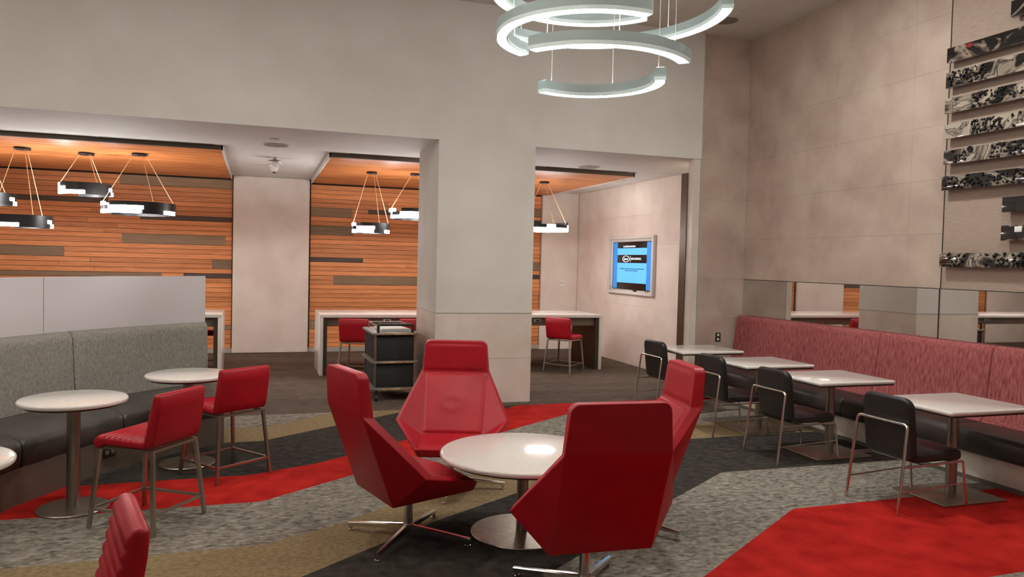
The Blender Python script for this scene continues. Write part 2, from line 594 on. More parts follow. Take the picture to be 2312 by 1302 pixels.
# column between the two openings: painted above, stone below
colm = bb('wall_column', 'paint', 2.075, 3.33, YH, YH + 1.19, 1.165, ZS, kind='structure')
bb('ledge_trim', 'silver_trim', 2.068, 3.337, YH - 0.007, YH + 1.197, 1.155, 1.165, colm)
bb('stone_core', 'stone_grey', 2.09, 3.315, YH + 0.012, YH + 1.18, 0, 1.155, colm)
for x0, x1, z0, z1 in ((2.073, 3.332, 0.585, 1.155), (2.073, 3.332, 0.02, 0.582)):
    bb('tile', 'stone_grey', x0, x1, YH - 0.003, YH + 0.012, z0, z1, colm)
for z0, z1 in ((0.585, 1.155), (0.02, 0.582)):
    bb('tile', 'stone_grey', 2.072, 2.09, YH + 0.012, YH + 1.18, z0, z1, colm)
    bb('tile', 'stone_grey', 3.315, 3.333, YH + 0.012, YH + 1.18, z0, z1, colm)

# right wall: tiles, fabric panel
wall_right = bb('wall_right', 'grout', XR, XR + 0.1, YN, YH, 0, ZC, kind='structure')
ROWS = [1.645 + 0.5475 * i for i in range(6)] + [ZC]
SEAMS = [YH, 8.58, 7.45, 6.32, 5.90]
tile_src = {}
def tile_x(x, y0, y1, z0, z1, parent, m='stone'):
    key = ('x', round(abs(y1 - y0), 3), round(z1 - z0, 3), m)
    g = 0.0007
    if key not in tile_src:
        tile_src[key] = box('tile', m, (0, 0, 0), (0.012, abs(y1 - y0) - 2 * g, z1 - z0 - 2 * g), parent)
        o = tile_src[key]
    else:
        o = inst(tile_src[key], parent)
    o.location = (x, (y0 + y1) / 2, (z0 + z1) / 2)
def tile_y(y, x0, x1, z0, z1, parent, m='stone'):
    key = ('y', round(abs(x1 - x0), 3), round(z1 - z0, 3), m)
    g = 0.0007
    if key not in tile_src:
        tile_src[key] = box('tile', m, (0, 0, 0), (abs(x1 - x0) - 2 * g, 0.012, z1 - z0 - 2 * g), parent)
        o = tile_src[key]
    else:
        o = inst(tile_src[key], parent)
    o.location = ((x0 + x1) / 2, y, (z0 + z1) / 2)
for z0, z1 in zip(ROWS, ROWS[1:]):
    for y0, y1 in zip(SEAMS, SEAMS[1:]):
        tile_x(XR - 0.004, y0, y1, z0, z1, wall_right)
bb('fabric_panel', 'fabric_wall', XR - 0.006, XR + 0.002, YN, 5.895, 1.645, ZC, wall_right)
bb('panel_joint', 'mirror_edge', XR - 0.012, XR, 5.892, 5.900, 1.645, ZC, wall_right)

# return wall beside the right opening
wall_ret = bb('wall_return', 'grout', 5.756, XR, YH, YH + 0.30, 0, ZC, kind='structure')
RR = [0.0, 0.55, 1.0975, 1.645] + [1.645 + 0.5475 * i for i in range(1, 6)] + [ZC]
for z0, z1 in zip(RR, RR[1:]):
    tile_y(YH - 0.004, 5.760, XR - 0.012, z0, z1, wall_ret)
bb('trim_1', 'stone_grey', 5.645, 5.752, YH + 0.01, YH + 0.14, 0, ZS, kind='structure')
bb('trim_2', 'silver_trim', 5.752, 5.760, YH - 0.012, YH, 0, ZC, kind='structure')
bb('trim_3', 'bronze_trim', 5.63, 5.76, YH + 0.14, YH + 0.30, 0, 3.10, kind='structure')

# side wall of the low part (the one with the display)
wall_side = bb('wall_alcove', 'grout', 6.44, 6.54, YH + 0.30, YB + 0.05, 0, ZS, kind='structure')
SR = [0.0, 0.53, 1.075, 1.617, 2.16, 2.70, ZS]
SY = [YH + 0.30, 10.65, 11.82, 12.99, 14.16, 14.93]
for z0, z1 in zip(SR, SR[1:]):
    for y0, y1 in zip(SY, SY[1:]):
        tile_x(6.436, y0, y1, z0, z1, wall_side, 'stone_pale')

# back wall: planks, stone piers
wall_back = bb('wall_back', 'gap', XL, XR, YB + 0.03, YB + 0.10, 0, ZS, kind='structure')
Z0, PITCHW, NROW = 0.089, 0.0863, 36
PB = YB + 0.012
INS = [  # x0, x1, first row, rows, kind
 (-2.34, -0.47, 34, 2, 'g'), (-2.30, -0.58, 22, 2, 'g'), (-5.08, -2.52, 30, 1, 'd'), (-2.01, -0.47, 27, 1, 'd'), (-0.81, -0.47, 17, 2, 'g'),
 (-1.29, -0.47, 15, 1, 'd'), (-5.08, -1.65, 15, 1, 'g'), (0.93, 1.71, 29, 2, 'g'), (2.01, 2.45, 30, 1, 'd'), (0.93, 1.74, 25, 2, 'g'),
 (0.93, 1.93, 19, 1, 'd'), (1.37, 3.6, 14, 2, 'g'), (4.9, 5.60, 16, 1, 'd'), (4.4, 5.60, 31, 2, 'g'), (5.0, 5.60, 18, 2, 'g'), (3.0, 4.4, 24, 1, 'd'),
 (-5.0, -3.2, 19, 2, 'g'), (3.9, 5.60, 6, 1, 'g'), (-0.62, -0.47, 4, 1, 'g'), (-4.6, -3.5, 8, 2, 'g'), (0.93, 1.05, 4, 2, 'g'),
]
plank_src = {}
def plank(x0, x1, row, rows, k):
    w = x1 - x0 - 0.003
    if w < 0.02: return
    h = PITCHW * rows - 0.0065
    dep = 0.018 if k != 'd' else 0.008
    w = round(w, 2)
    key = (w, rows, k)
    if key not in plank_src:
        o = plank_src[key] = box('plank', {'w': 'wood', 'g': 'wood_grey', 'd': 'wood_dark'}[k], (0, 0, 0), (w, dep, h), wall_back)
    else:
        o = inst(plank_src[key], wall_back)
    o.location = ((x0 + x1) / 2, PB + 0.009 - (0 if k != 'd' else -0.006), Z0 + PITCHW * row + h / 2)
for (x0, x1, row, rows, k) in INS:
    plank(x0, x1, row, rows, k)
for (sx0, sx1) in ((-5.08, -0.47), (0.93, 5.60)):
    for row in range(NROW):
        cuts = sorted((a, b) for (a, b, r0, n, k) in INS if r0 <= row < r0 + n and b > sx0 and a < sx1)
        free, x = [], sx0
        for a, b in cuts:
            if a - x > 0.02: free.append((x, a))
            x = max(x, b)
        if sx1 - x > 0.02: free.append((x, sx1))
        for a, b in free:
            n = max(1, round((b - a) / random.uniform(1.9, 2.9)))
            xs = [a] + [a + (b - a) * (i + random.uniform(-0.18, 0.18)) / n for i in range(1, n)] + [b]
            for p, q in zip(xs, xs[1:]):
                plank(p, q, row, 1, 'w')
bb('baseboard_back', 'silver_trim', -5.08, 6.43, YB + 0.012, YB + 0.03, 0, 0.085, kind='structure')

def pier(x0, x1, nm):
    bm = bmesh.new()
    add_box(bm, ((x0 + x1) / 2, YB - 0.02, ZS / 2), (x1 - x0, 0.07, ZS), 0.018, 3)
    return tag(finish(bm, nm, 'stone_pale'), kind='structure')
pier(-0.455, 0.905, 'wall_pier')
pier(-6.50, -5.10, 'wall_pier')
bb('wall_end_pier', 'stone_pale', 5.615, 6.432, YB - 0.05, YB + 0.03, 0, ZS, kind='structure')

# timber ceiling rafts hung under the low ceiling
def raft(x0, x1, nm):
    r = bb(nm, 'gap', x0 + 0.02, x1 - 0.02, 11.06, YB, 3.235, ZS, kind='structure')
    bm = bmesh.new()
    y = 11.06
    while y < YB - 0.02:
        y1 = min(y + 0.0863, YB)
        add_box(bm, ((x0 + x1) / 2, (y + y1) / 2, 3.227), (x1 - x0 - 0.03, y1 - y - 0.005, 0.016))
        y = y1
    o = finish(bm, 'ceiling_planks', 'wood_ceil', r, False)
    o['kind'] = 'stuff'
    bb('fascia', 'bronze', x0, x1, 11.03, 11.06, 3.222, ZS, r)
    bb('side_fascia', 'white_trim', x0, x0 + 0.018, 11.03, YB, 3.205, ZS, r)
    bb('side_fascia', 'white_trim', x1 - 0.018, x1, 11.03, YB, 3.205, ZS, r)
    return r
raft(-5.08, -0.475, 'ceiling_raft')
raft(0.925, 5.70, 'ceiling_raft')
for x0, x1 in ((-1.95, -0.59), (1.2, 2.6), (4.17, 5.55)):
    tag(bb('slot_diffuser', 'bronze', x0, x1, 10.975, 11.000, ZS - 0.006, ZS + 0.002), {
        -1.95: 'dark linear air slot in the low ceiling above the left-hand pendants', 1.2: 'dark linear air slot in the low ceiling left of the white column',
        4.17: 'dark linear air slot in the low ceiling right of the white column'}[x0], 'air vent', 'linear ceiling air slots')

# ================================================================== LIGHT FIXTURES
def downlight(x, y, z, watt, label, grp, size=0.22):  # builds the one visible downlight and the added, unseen fill lamps
    t = thing('downlight', label, 'downlight', (x, y, z), 0, grp)
    lathe('trim_ring', 'white_trim', [(size * 0.5, -0.001), (size * 0.62, -0.001), (size * 0.62, -0.008), (size * 0.5, -0.008), (size * 0.5, -0.001)], t, 24)
    d = bpy.data.lights.new('downlight_lamp', 'AREA')
    d.shape = 'DISK'
    d.size = size
    d.energy = watt
    d.color = DOWN_COL
    d.spread = R(180)
    o = bpy.data.objects.new('lamp', d)
    COL.objects.link(o)
    o.parent = t
    o.location = (0, 0, -0.012)
FILL_GRP = 'added fill lamps of the hall ceiling'
for x, y, k in [(-0.6, 6.4, 0.6), (4.5, 6.0, 1.2), (-4.8, 3.6, 0.4), (4.2, 3.4, 0.4), (-2.5, 0.4, 0.3), (2.5, 0.4, 0.3)]:  # fill lamps added out of view to brighten the hall
    downlight(x, y, ZC, HALL_FILL_W * k, 'added unseen fill lamp in the high hall ceiling above the camera', FILL_GRP)
for x, y, k in [(-5.6, 10.2, 1), (-3.7, 10.2, 1.2), (2.7, 10.85, 1)]:  # more added fill, kept out of sight, for the far area
    downlight(x, y, ZS, ALC_W * k, 'small added fill lamp, out of sight in the low ceiling of the far area', 'added fill lamps of the low ceiling', 0.12)

def drum(x, y, z, k):  # invented lamp outside the view, evens out light on the upper walls
    t = thing('fill_drum', 'added unseen fill light, a white drum hanging from the hall ceiling outside the picture', 'pendant lamp', (x, y, ZC), 0, 'added fill drums of the hall')
    m = emit('fill_drum_glow', (252, 252, 246), DRUM_FILL_E * k)
    lathe('shade', m, [(0.25, z - ZC), (0.25, z - ZC + 0.3), (0.246, z - ZC + 0.3), (0.246, z - ZC)], t, 32)
    lathe('cap', 'white_trim', [(0, z - ZC + 0.29), (0.246, z - ZC + 0.29), (0.246, z - ZC + 0.3), (0, z - ZC + 0.3)], t, 32)
    tube('stem', 'chand', [(0, 0, 0), (0, 0, z - ZC + 0.3)], 0.008, t)
for x, y, z, k in ((-4.4, 6.0, 4.30, 0.62), (-1.9, 4.4, 4.35, 0.85), (0.9, 3.9, 4.30, 0.5), (4.6, 3.2, 4.35, 0.3)):
    drum(x, y, z, k)

# chandelier: five arcs of one cascade
AX, AY = 2.67, 6.03
ch = thing('ring_chandelier', 'cascading chandelier of five silver arcs with white glowing undersides', 'chandelier', (AX, AY, ZC))
lathe('canopy', 'chand', [(0, 0), (0.34, 0), (0.34, -0.05), (0, -0.05)], ch, 40)
def arc(Rr, zb, f0, f1, cab):
    a0, a1 = f0 - 24, f1 - 24
    W, Hh = 0.105, 0.105
    bm = bmesh.new()
    z = zb - ZC
    # inverted channel: two cheeks and a roof, ends closed
    arc_block(bm, Rr - W, Rr - W + 0.006, z, z + Hh, a0, a1)
    arc_block(bm, Rr - 0.006, Rr, z, z + Hh, a0, a1)
    arc_block(bm, Rr - W, Rr, z + 0.03, z + Hh, a0, a1)
    e = math.degrees(0.006 / Rr)
    arc_block(bm, Rr - W, Rr, z, z + Hh, a0, a0 + e, 2)
    arc_block(bm, Rr - W, Rr, z, z + Hh, a1 - e, a1, 2)
    seg = finish(bm, 'arc_segment', 'chand', ch, True, None, 30)
    bm = bmesh.new()
    arc_block(bm, Rr - W + 0.0062, Rr - 0.0062, z + 0.006, z + 0.029, a0 + e * 1.05, a1 - e * 1.05)
    finish(bm, 'gasket', 'gasket', seg, True, None, 30)
    bm = bmesh.new()
    arc_block(bm, Rr - W + 0.013, Rr - 0.013, z + 0.003, z + 0.008, a0 + e * 2.2, a1 - e * 2.2)
    finish(bm, 'diffuser', 'led', seg, True, None, 30)
    bm = bmesh.new()
    arc_block(bm, Rr - W + 0.02, Rr - 0.02, z + Hh - 0.001, z + Hh + 0.003, a0 + e * 1.5, a1 - e * 1.5)
    finish(bm, 'added_uplight', 'led_fill_up', seg, True, None, 30)  # glow added on the arc's top to lift ceiling and upper walls
    for f in cab:
        a = R(f - 24)
        p = Vector(((Rr - W / 2) * math.cos(a), (Rr - W / 2) * math.sin(a), z + Hh))
        tube('cable', 'wire', [p, Vector((p.x, p.y, -0.002))], 0.0028, ch, 6)
arc(0.634, 3.354, -8, 139, (8, 70, 128))
arc(0.820, 3.704, 143, 304, (155, 215, 290))
arc(1.170, 3.957, -2, 138, (10, 50, 128))
arc(0.850, 3.437, 235, 340, (245, 285, 325))
arc(0.868, 4.085, 54, 250, (60, 110, 165, 235))

# pendants of the low part
def pendant(x, y, z, D, cr, spec, label, side=0.0):
    """z = bottom of the ring"""
    zc = 3.219
    t = thing('ring_pendant', label, 'pendant lamp', (x, y, zc), R(side), 'black ring pendants in front of the plank wall')
    lathe('canopy', 'pend_black', [(0, 0), (cr, 0), (cr, -0.03), (cr * 0.96, -0.034), (0, -0.034)], t, 28)
    Ro, th, h = D / 2, 0.035, 0.055
    zb = z - zc
    for lay, a0, a1 in spec['dark']:
        bm = bmesh.new()
        arc_block(bm, Ro - th, Ro, zb + h * lay, zb + h * (lay + 1), a0, a1)
        finish(bm, 'ring_band', 'pend_black', t, True, None, 30)
    for lay, a0, a1 in spec['led']:
        bm = bmesh.new()
        arc_block(bm, Ro - th - 0.004, Ro + 0.004, zb + h * lay + 0.004, zb + h * (lay + 1) - 0.004, a0, a1)
        finish(bm, 'light_bar', 'led_p', t, True, None, 30)
    for a in spec['cord']:
        c, s = math.cos(R(a)), math.sin(R(a))
        tube('cord', 'cord', [((cr - 0.02) * c, (cr - 0.02) * s, -0.034), ((Ro - th / 2) * c, (Ro - th / 2) * s, zb + h * spec['top'])], 0.0042, t, 6)
TA = dict(dark=[(1, -170, 190), (2, -150, 195), (0, 280, 350), (0, 20, 120)], led=[(0, 195, 278), (1, 188, 232), (1, 338, 352), (0, 350, 380), (2, 150, 205)], cord=(188, 305, 60), top=3)
TB = dict(dark=[(1, -160, 190), (2, 228, 420), (0, 282, 322), (0, 30, 150)], led=[(0, 192, 280), (1, 225, 284), (0, 318, 350), (2, 160, 205)], cord=(184, 300, 350), top=3)
TC = dict(dark=[(1, -160, 200), (2, 170, 245), (2, 330, 400), (0, 110, 170)], led=[(0, 185, 355), (1, 258, 278), (1, 326, 350), (0, 0, 100)], cord=(190, 275, 345), top=2)
pendant(-3.10, 12.13, 2.12, 0.74, 0.105, TA, 'black ring pendant lamp on three copper cords, lowest above the grey booth')
pendant(-2.35, 12.30, 2.61, 0.68, 0.105, TA, 'small black ring pendant lamp hung high, second whole one from the left')
pendant(-1.62, 12.00, 2.35, 0.96, 0.105, TB, 'widest black ring pendant lamp, nearest the stone pier on its left side')
pendant(1.73, 12.55, 2.22, 0.60, 0.085, TB, 'smallest black ring pendant lamp, between the stone pier and the white column', -10)
pendant(2.42, 12.42, 2.465, 0.82, 0.085, TB, 'black ring pendant lamp half hidden by the left edge of the white column')
pendant(4.70, 12.47, 2.355, 0.86, 0.085, TC, 'black ring pendant lamp just right of the white column')
pendant(-3.74, 12.75, 2.45, 0.80, 0.105, TA, 'black ring pendant lamp cut off by the left edge of the picture')

# ceiling fittings
def disc(nm, m, x, y, z, r, label, cat, grp=None, h=0.008):
    t = thing(nm, label, cat, (x, y, z), 0, grp)
    lathe('rim', 'white_trim', [(r, 0), (r, -h), (r * 0.92, -h), (r * 0.92, 0)], t, 32)
    lathe('grille', m, [(0, -h * 0.6), (r * 0.92, -h * 0.6), (r * 0.92, 0), (0, 0)], t, 32)
    return t
disc('ceiling_speaker', 'grille', 0.20, 10.63, ZS, 0.17, 'round ceiling speaker left of the white column, in the low ceiling', 'speaker')
disc('ceiling_speaker', 'grille', 4.75, 10.71, ZS, 0.17, 'round ceiling speaker right of the white column, beside the air slot', 'speaker')
disc('ceiling_speaker', 'grille', 5.68, 8.59, ZC, 0.17, 'round ceiling speaker in the high ceiling near the corner', 'speaker')
disc('sprinkler_cover', 'white_trim', 0.17, 10.08, ZS, 0.06, 'small round sprinkler cover in the low ceiling, nearest the edge', 'sprinkler')
downlight(5.98, 12.25, ZS, ALC_W * 0.15, 'pale round downlight in the low ceiling near the display wall', None, 0.26)
downlight(6.2, 9.75, ZS, ALC_W * 0.7, 'added fill lamp in the low ceiling, hidden behind the return wall', None, 0.2)  # added fill, concealed by the return wall
disc('sprinkler_cover', 'white_trim', 6.0, 12.95, ZS, 0.06, 'tiny pale cover in the low ceiling deepest along the display wall', 'sprinkler')
disc('sprinkler_cover', 'white_trim', 5.66, 8.12, ZC, 0.06, 'small round sprinkler cover in the high ceiling beside the chandelier', 'sprinkler')
t = thing('smoke_detector', 'white smoke detector with a dark slit under the low ceiling', 'smoke detector', (0.21, 12.0, ZS))
lathe('base', 'white_trim', [(0, 0), (0.05, 0), (0.04, -0.045), (0, -0.045)], t, 24)
lathe('slit', 'plastic_dark', [(0, -0.045), (0.085, -0.045), (0.09, -0.055), (0, -0.055)], t, 24)
lathe('cap', 'white_trim', [(0, -0.055), (0.10, -0.058), (0.09, -0.085), (0.04, -0.1), (0, -0.102)], t, 24)
t = thing('security_camera', 'small white dome camera with a black lens near the stone pier', 'camera', (0.22, 13.0, ZS))
lathe('mount', 'white_trim', [(0, 0), (0.085, 0), (0.085, -0.03), (0.06, -0.05), (0, -0.05)], t, 24)
lathe('dome', 'white_trim', [(0, -0.045), (0.06, -0.05), (0.052, -0.085), (0.03, -0.105), (0, -0.11)], t, 24)
lathe('lens', 'plastic_dark', [(0, -0.1), (0.024, -0.1), (0.024, -0.125), (0, -0.125)], t, 16)

# ================================================================== RIGHT WALL: mirrors, art
for y0, y1, lb in ((YH - 0.03, 5.905, 'long wall mirror above the red banquette, beside the corner'), (5.895, 3.0, 'wall mirror above the red banquette, under the glass artwork')):
    t = thing('wall_mirror', lb, 'mirror', (XR - 0.002, y0, 0.9))
    d = y1 - y0
    box('backing', 'mirror_edge', (-0.003, d / 2, 0.3715), (0.006, abs(d), 0.745), t)
    box('glass', 'mirror', (-0.008, d / 2, 0.3695), (0.004, abs(d) - 0.012, 0.735), t)

ART = [(5.20, 4.114, 4.261, 0.56, 0.0, 0), (5.86, 3.861, 4.004, 0.55, 0.42, 0), (5.86, 3.612, 3.767, 0.43, 0.0, 1), (5.86, 3.365, 3.512, 0.38, 0.0, 2),
       (5.86, 3.117, 3.254, 0.38, 0.36, 2), (5.85, 2.865, 3.002, 0.40, 0.0, 3), (5.86, 2.613, 2.750, 0.52, 0.0, 4), (5.20, 2.363, 2.500, 0.60, 0.0, 0),
       (5.20, 2.106, 2.243, 0.56, 0.0, 0), (5.85, 1.86, 1.996, 0.47, 0.42, 3)]
ART_LB = ['topmost glass art strip, charcoal, set back to the right', 'second glass art strip from the top, black with a red smear', 'glass art strip with black pebbles over its left end, third from top',
          'cream glass art strip with a black pebble patch mid-way, fourth from top', 'glass art strip with glittering dark patch and pink end, fifth from top',
          'glass art strip with a pale left end and a white splash, sixth from top', 'dark pebbled glass art strip, lowest of the six-high left stack',
          'plain black short glass art strip above another short one', 'short black glass art strip with a white square, below another short one',
          'lowest glass art strip, black and cream with red veins, near the mirror']
PEB = {1: [(0.02, 0.45, 70)], 2: [(0.30, 0.62, 60), (0.62, 0.9, 14)], 3: [(0.10, 0.28, 26), (0.50, 1.1, 90)], 4: [(0.02, 1.2, 120)]}
for i, (y0, z0, z1, dk, rd, peb) in enumerate(ART):
    x1 = XR - 0.045
    t = thing('glass_art_strip', ART_LB[i], 'wall art', (x1, y0, z0), 0, 'poured glass strips mounted on the right wall')
    ln = y0 - random.choice((3.9, 4.1, 4.3))
    h = z1 - z0
    bm = bmesh.new()
    add_box(bm, (-0.025, -ln / 2, h / 2), (0.05, ln, h), 0.004, 2)
    finish(bm, 'glass_bar', marble('poured_glass_%d' % i, i + 1, dk, rd), t)
    box('standoff', 'bronze', (0.02, -0.25, h / 2), (0.04, 0.04, 0.05), t)
    box('standoff', 'bronze', (0.02, -ln + 0.25, h / 2), (0.04, 0.04, 0.05), t)
    if peb:
        bm = bmesh.new()
        for a, b, n in PEB[peb]:
            for _ in range(n):
                r = random.uniform(0.008, 0.016)
                g = bmesh.ops.create_icosphere(bm, subdivisions=1, radius=r)
                c = Vector((-0.05 - r * 0.3, -random.uniform(a, b), random.uniform(0.012, h - 0.006)))
                for v in g['verts']:
                    v.co = Vector((v.co.x * 0.7, v.co.y, v.co.z)) + c
        o = finish(bm, 'pebbles', 'pebble', t, True, None, 60)
        o['kind'] = 'stuff'
    if i == 5:
        bm = bmesh.new()
        add_prism(bm, [(0.03 * math.cos(2 * PI * k / 16), 0.03 * math.sin(2 * PI * k / 16)) for k in range(16)], 0.012, 0.003, 2, lambda a, b, c: (b - 0.056, a - 0.30, c + h - 0.02))
        finish(bm, 'glass_disc', 'pebble', t)
    if i == 8:
        box('glass_tile', 'paper', (-0.052, -0.17, h * 0.72), (0.006, 0.07, 0.05), t, 0.002)

# ================================================================== DISPLAY ON THE SIDE WALL
XW = 6.430
t = thing('wall_display', 'portrait blue advertising screen in a pale box frame on the side wall', 'screen', (XW, 12.47, 1.276))
FW, FH = 1.78, 1.055
for nm, c, s in (('frame_side', (-0.03, FW / 2 - 0.03, FH / 2), (0.06, 0.06, FH)), ('frame_side', (-0.03, -FW / 2 + 0.03, FH / 2), (0.06, 0.06, FH)),
                 ('frame_top', (-0.03, 0, FH - 0.025), (0.06, FW - 0.12, 0.05)), ('frame_bottom', (-0.03, 0, 0.025), (0.06, FW - 0.12, 0.05))):
    box(nm, 'white_trim', c, s, t, 0.003)
box('back_panel', 'white_trim', (-0.003, 0, FH / 2), (0.006, FW - 0.12, FH - 0.1), t)
SW, SH = 1.52, 0.87
sy, sz = -0.045, 0.085
body = box('screen_body', 'tv_black', (-0.018, sy, sz + SH / 2), (0.022, SW, SH), t, 0.003)
def scr(nm, m, a0, a1, b0, b1, par=None, d=0.0):
    """fractions: a along the screen from its left (far) edge, b from the top"""
    ya, yb = sy + SW / 2 - a0 * SW, sy + SW / 2 - a1 * SW
    za, zb = sz + SH * (1 - b0), sz + SH * (1 - b1)
    return box(nm, m, (-0.0300 - d, (ya + yb) / 2, (za + zb) / 2), (0.002, abs(ya - yb), abs(za - zb)), par or body)
scr('picture_side', 'tv_side', 0.02, 0.13, 0.015, 0.985)
scr('picture_side', 'tv_side', 0.88, 0.985, 0.015, 0.985)
scr('picture_band', 'tv_blue', 0.13, 0.88, 0.135, 0.275)
scr('picture_band', 'tv_blue', 0.13, 0.88, 0.445, 0.86)
def text(s, a, b, size, m, align='LEFT'):
    cu = bpy.data.curves.new('caption', 'FONT')
    cu.body = s
    cu.size = size
    cu.align_x = align
    cu.align_y = 'CENTER'
    cu.extrude = 0.0008
    cu.materials.append(M[m])
    tmp = bpy.data.objects.new('caption_curve', cu)
    me = bpy.data.meshes.new_from_object(tmp)
    bpy.data.objects.remove(tmp)
    o = bpy.data.objects.new('caption', me)
    o['kind'] = 'stuff'
    COL.objects.link(o)
    o.parent = body
    o.matrix_local = Matrix(((0, 0, -1, -0.0325), (-1, 0, 0, sy + SW / 2 - a * SW), (0, 1, 0, sz + SH * (1 - b)), (0, 0, 0, 1)))
    return o
text('is a paid presentation', 0.285, 0.095, 0.055, 'tv_text')
text('Jacuzzi', 0.363, 0.36, 0.062, 'tv_text', 'CENTER')
text('BATH REMODEL', 0.50, 0.36, 0.052, 'tv_text')
text('The following Jacuzzi Bath Remodel program is a paid advertisement', 0.505, 0.565, 0.034, 'tv_ink', 'CENTER')
text('sponsored by Jacuzzi Bath Remodel.', 0.505, 0.605, 0.034, 'tv_ink', 'CENTER')
bm = bmesh.new()
pts = [Vector((-0.0325, sy + SW / 2 - 0.363 * SW + 0.135 * math.cos(2 * PI * k / 40), sz + SH * 0.64 + 0.055 * math.sin(2 * PI * k / 40))) for k in range(40)]
add_tube(bm, pts, 0.0045, 6, True)
finish(bm, 'emblem_ring', 'tv_text', body)
scr('divider', 'tv_text', 0.475, 0.479, 0.30, 0.42, None, 0.001)
for yy, rr in ((sy + SW / 2 + 0.02, 0.045), (sy - SW / 2 + 0.17, 0.03)):
    tube('cable_loop', 'plastic_dark', [Vector((-0.025, yy + rr * 1.4 * math.cos(2 * PI * k / 20), sz - 0.005 + rr * math.sin(2 * PI * k / 20))) for k in range(20)], 0.004, t, 6, True)
box('sensor', 'plastic_dark', (-0.03, sy - 0.15, sz - 0.015), (0.03, 0.07, 0.022), t)

def plate(nm, loc, rz, m, label, w=0.075, h=0.12, cat='outlet'):
    t = thing(nm, label, cat, loc, rz)
    bm = bmesh.new()
    add_prism(bm, rrect(w, h, 0.006, 3), 0.008, 0.002, 2)
    finish(bm, 'cover', m, t)
    return t
t = plate('thermostat', (6.085, YB - 0.055, 1.37), 0, 'plastic_white', 'small white wall control with a dark button on the far stone wall', 0.09, 0.14, 'wall control')
lathe('button', 'plastic_dark', [(0, 0.004), (0.012, 0.004), (0.012, 0), (0, 0)], t, 14).matrix_local = Matrix(((1, 0, 0, -0.01), (0, 0, -1, -0.004), (0, 1, 0, 0.03), (0, 0, 0, 1)))
t = plate('thermostat', (-5.78, YB - 0.06, 1.37), 0, 'plastic_white', 'white wall control on a pale pier, seen only in the mirror', 0.09, 0.14, 'wall control')
box('button', 'plastic_dark', (-0.01, -0.006, 0.03), (0.02, 0.006, 0.02), t)
def outlet(loc, rz, label, m='plastic_white', face='plastic_white', wide=False):
    t = plate('power_outlet', loc, rz, m, label, 0.125 if wide else 0.08, 0.08 if wide else 0.125)
    for d in (-0.03, 0.03):
        bm = bmesh.new()
        add_prism(bm, rrect(0.036, 0.036, 0.012, 4), 0.006, 0.001, 2, lambda a, b, c: (a + (d if wide else 0), b - 0.005, c + (0 if wide else d)))
        s = finish(bm, 'socket', face, t)
        for e in (-0.007, 0.007):
            box('slot', 'plastic_dark', ((d if wide else 0) + e, -0.0085, 0 if wide else d), (0.004, 0.002, 0.012), s)
    return t
outlet((6.10, YH - 0.014, 0.83), 0, 'dark power outlet with two pale sockets on the return wall', 'plastic_dark')
plate('power_outlet', (6.415, 10.95, 0.22), R(-90), 'plastic_white', 'pale power outlet low on the side wall behind the farthest black chair')

# ================================================================== RED BANQUETTE ALONG THE RIGHT WALL
t = thing('banquette', 'long wall banquette with heathered red backrest and dark brown seat', 'banquette', (0, 0, 0))
BYS = [9.12, 7.84, 6.52, 5.19, 3.88, 2.57]
bb('plinth', 'stone_grey', 5.93, XR - 0.03, BYS[-1], BYS[0], 0.0, 0.24, t)
bb('plinth_edge', 'bronze', 5.925, 5.93, BYS[-1], BYS[0], 0.0, 0.04, t)
for y0, y1 in zip(BYS, BYS[1:]):
    d = y0 - y1 - 0.006
    prof = [(6.20, 0.40), (XR - 0.02, 0.40), (XR - 0.02, 1.10), (6.462, 1.135), (6.43, 1.142), (6.39, 1.138), (6.365, 1.115), (6.352, 1.07), (6.335, 0.9), (6.31, 0.7), (6.29, 0.5)]
    bm = bmesh.new()
    add_profile(bm, [(p[0], p[1]) for p in prof], d, 0.012, 3)
    for v in bm.verts:      # profile runs along (y,z) with x across: swap into wall direction
        v.co = Vector((v.co.y, v.co.x, v.co.z))
    finish(bm, 'backrest', 'fab_red', t, True, (0, (y0 + y1) / 2, 0), 45)
    prof = [(5.90, 0.245), (6.32, 0.245), (6.32, 0.45), (6.2, 0.462), (6.0, 0.458), (5.93, 0.448), (5.885, 0.425), (5.868, 0.39), (5.868, 0.30), (5.878, 0.262)]
    bm = bmesh.new()
    add_profile(bm, prof, d, 0.014, 3)
    for v in bm.verts:
        v.co = Vector((v.co.y, v.co.x, v.co.z))
    finish(bm, 'seat_cushion', 'seat_brown', t, True, (0, (y0 + y1) / 2, 0), 45)
outlet((5.922, 6.78, 0.13), R(-90), 'two-socket power outlet low on the red banquette plinth behind a chair', 'plastic_dark', 'grille', True)

# ================================================================== GREY CURVED BOOTH ON THE LEFT
def spline(pts, n):
    out = []
    P = [Vector((*p, 0)) for p in pts]
    P = [P[0] * 2 - P[1]] + P + [P[-1] * 2 - P[-2]]
    for i in range(1, len(P) - 2):
        for j in range(n):
            s = j / n
            a, b, c, d = P[i - 1], P[i], P[i + 1], P[i + 2]
            out.append(0.5 * ((2 * b) + (c - a) * s + (2 * a - 5 * b + 4 * c - d) * s * s + (3 * b - a - 3 * c + d) * s ** 3))
    out.append(P[-2])
    return out
F_seat = [(-1.72, 4.2), (-1.76, 4.9), (-1.74, 5.55), (-1.62, 6.08), (-1.47, 6.36), (-1.30, 6.69), (-1.05, 7.05), (-0.70, 7.42), (-0.29, 7.76)]
F_junc = [(-2.62, 4.2), (-2.60, 5.0), (-2.46, 5.85), (-2.20, 6.62), (-1.96, 7.09), (-1.76, 7.42), (-1.50, 7.77), (-1.10, 8.20), (-0.50, 8.76)]
NS = 6
Sf, Sj = spline(F_seat, NS), spline(F_junc, NS)
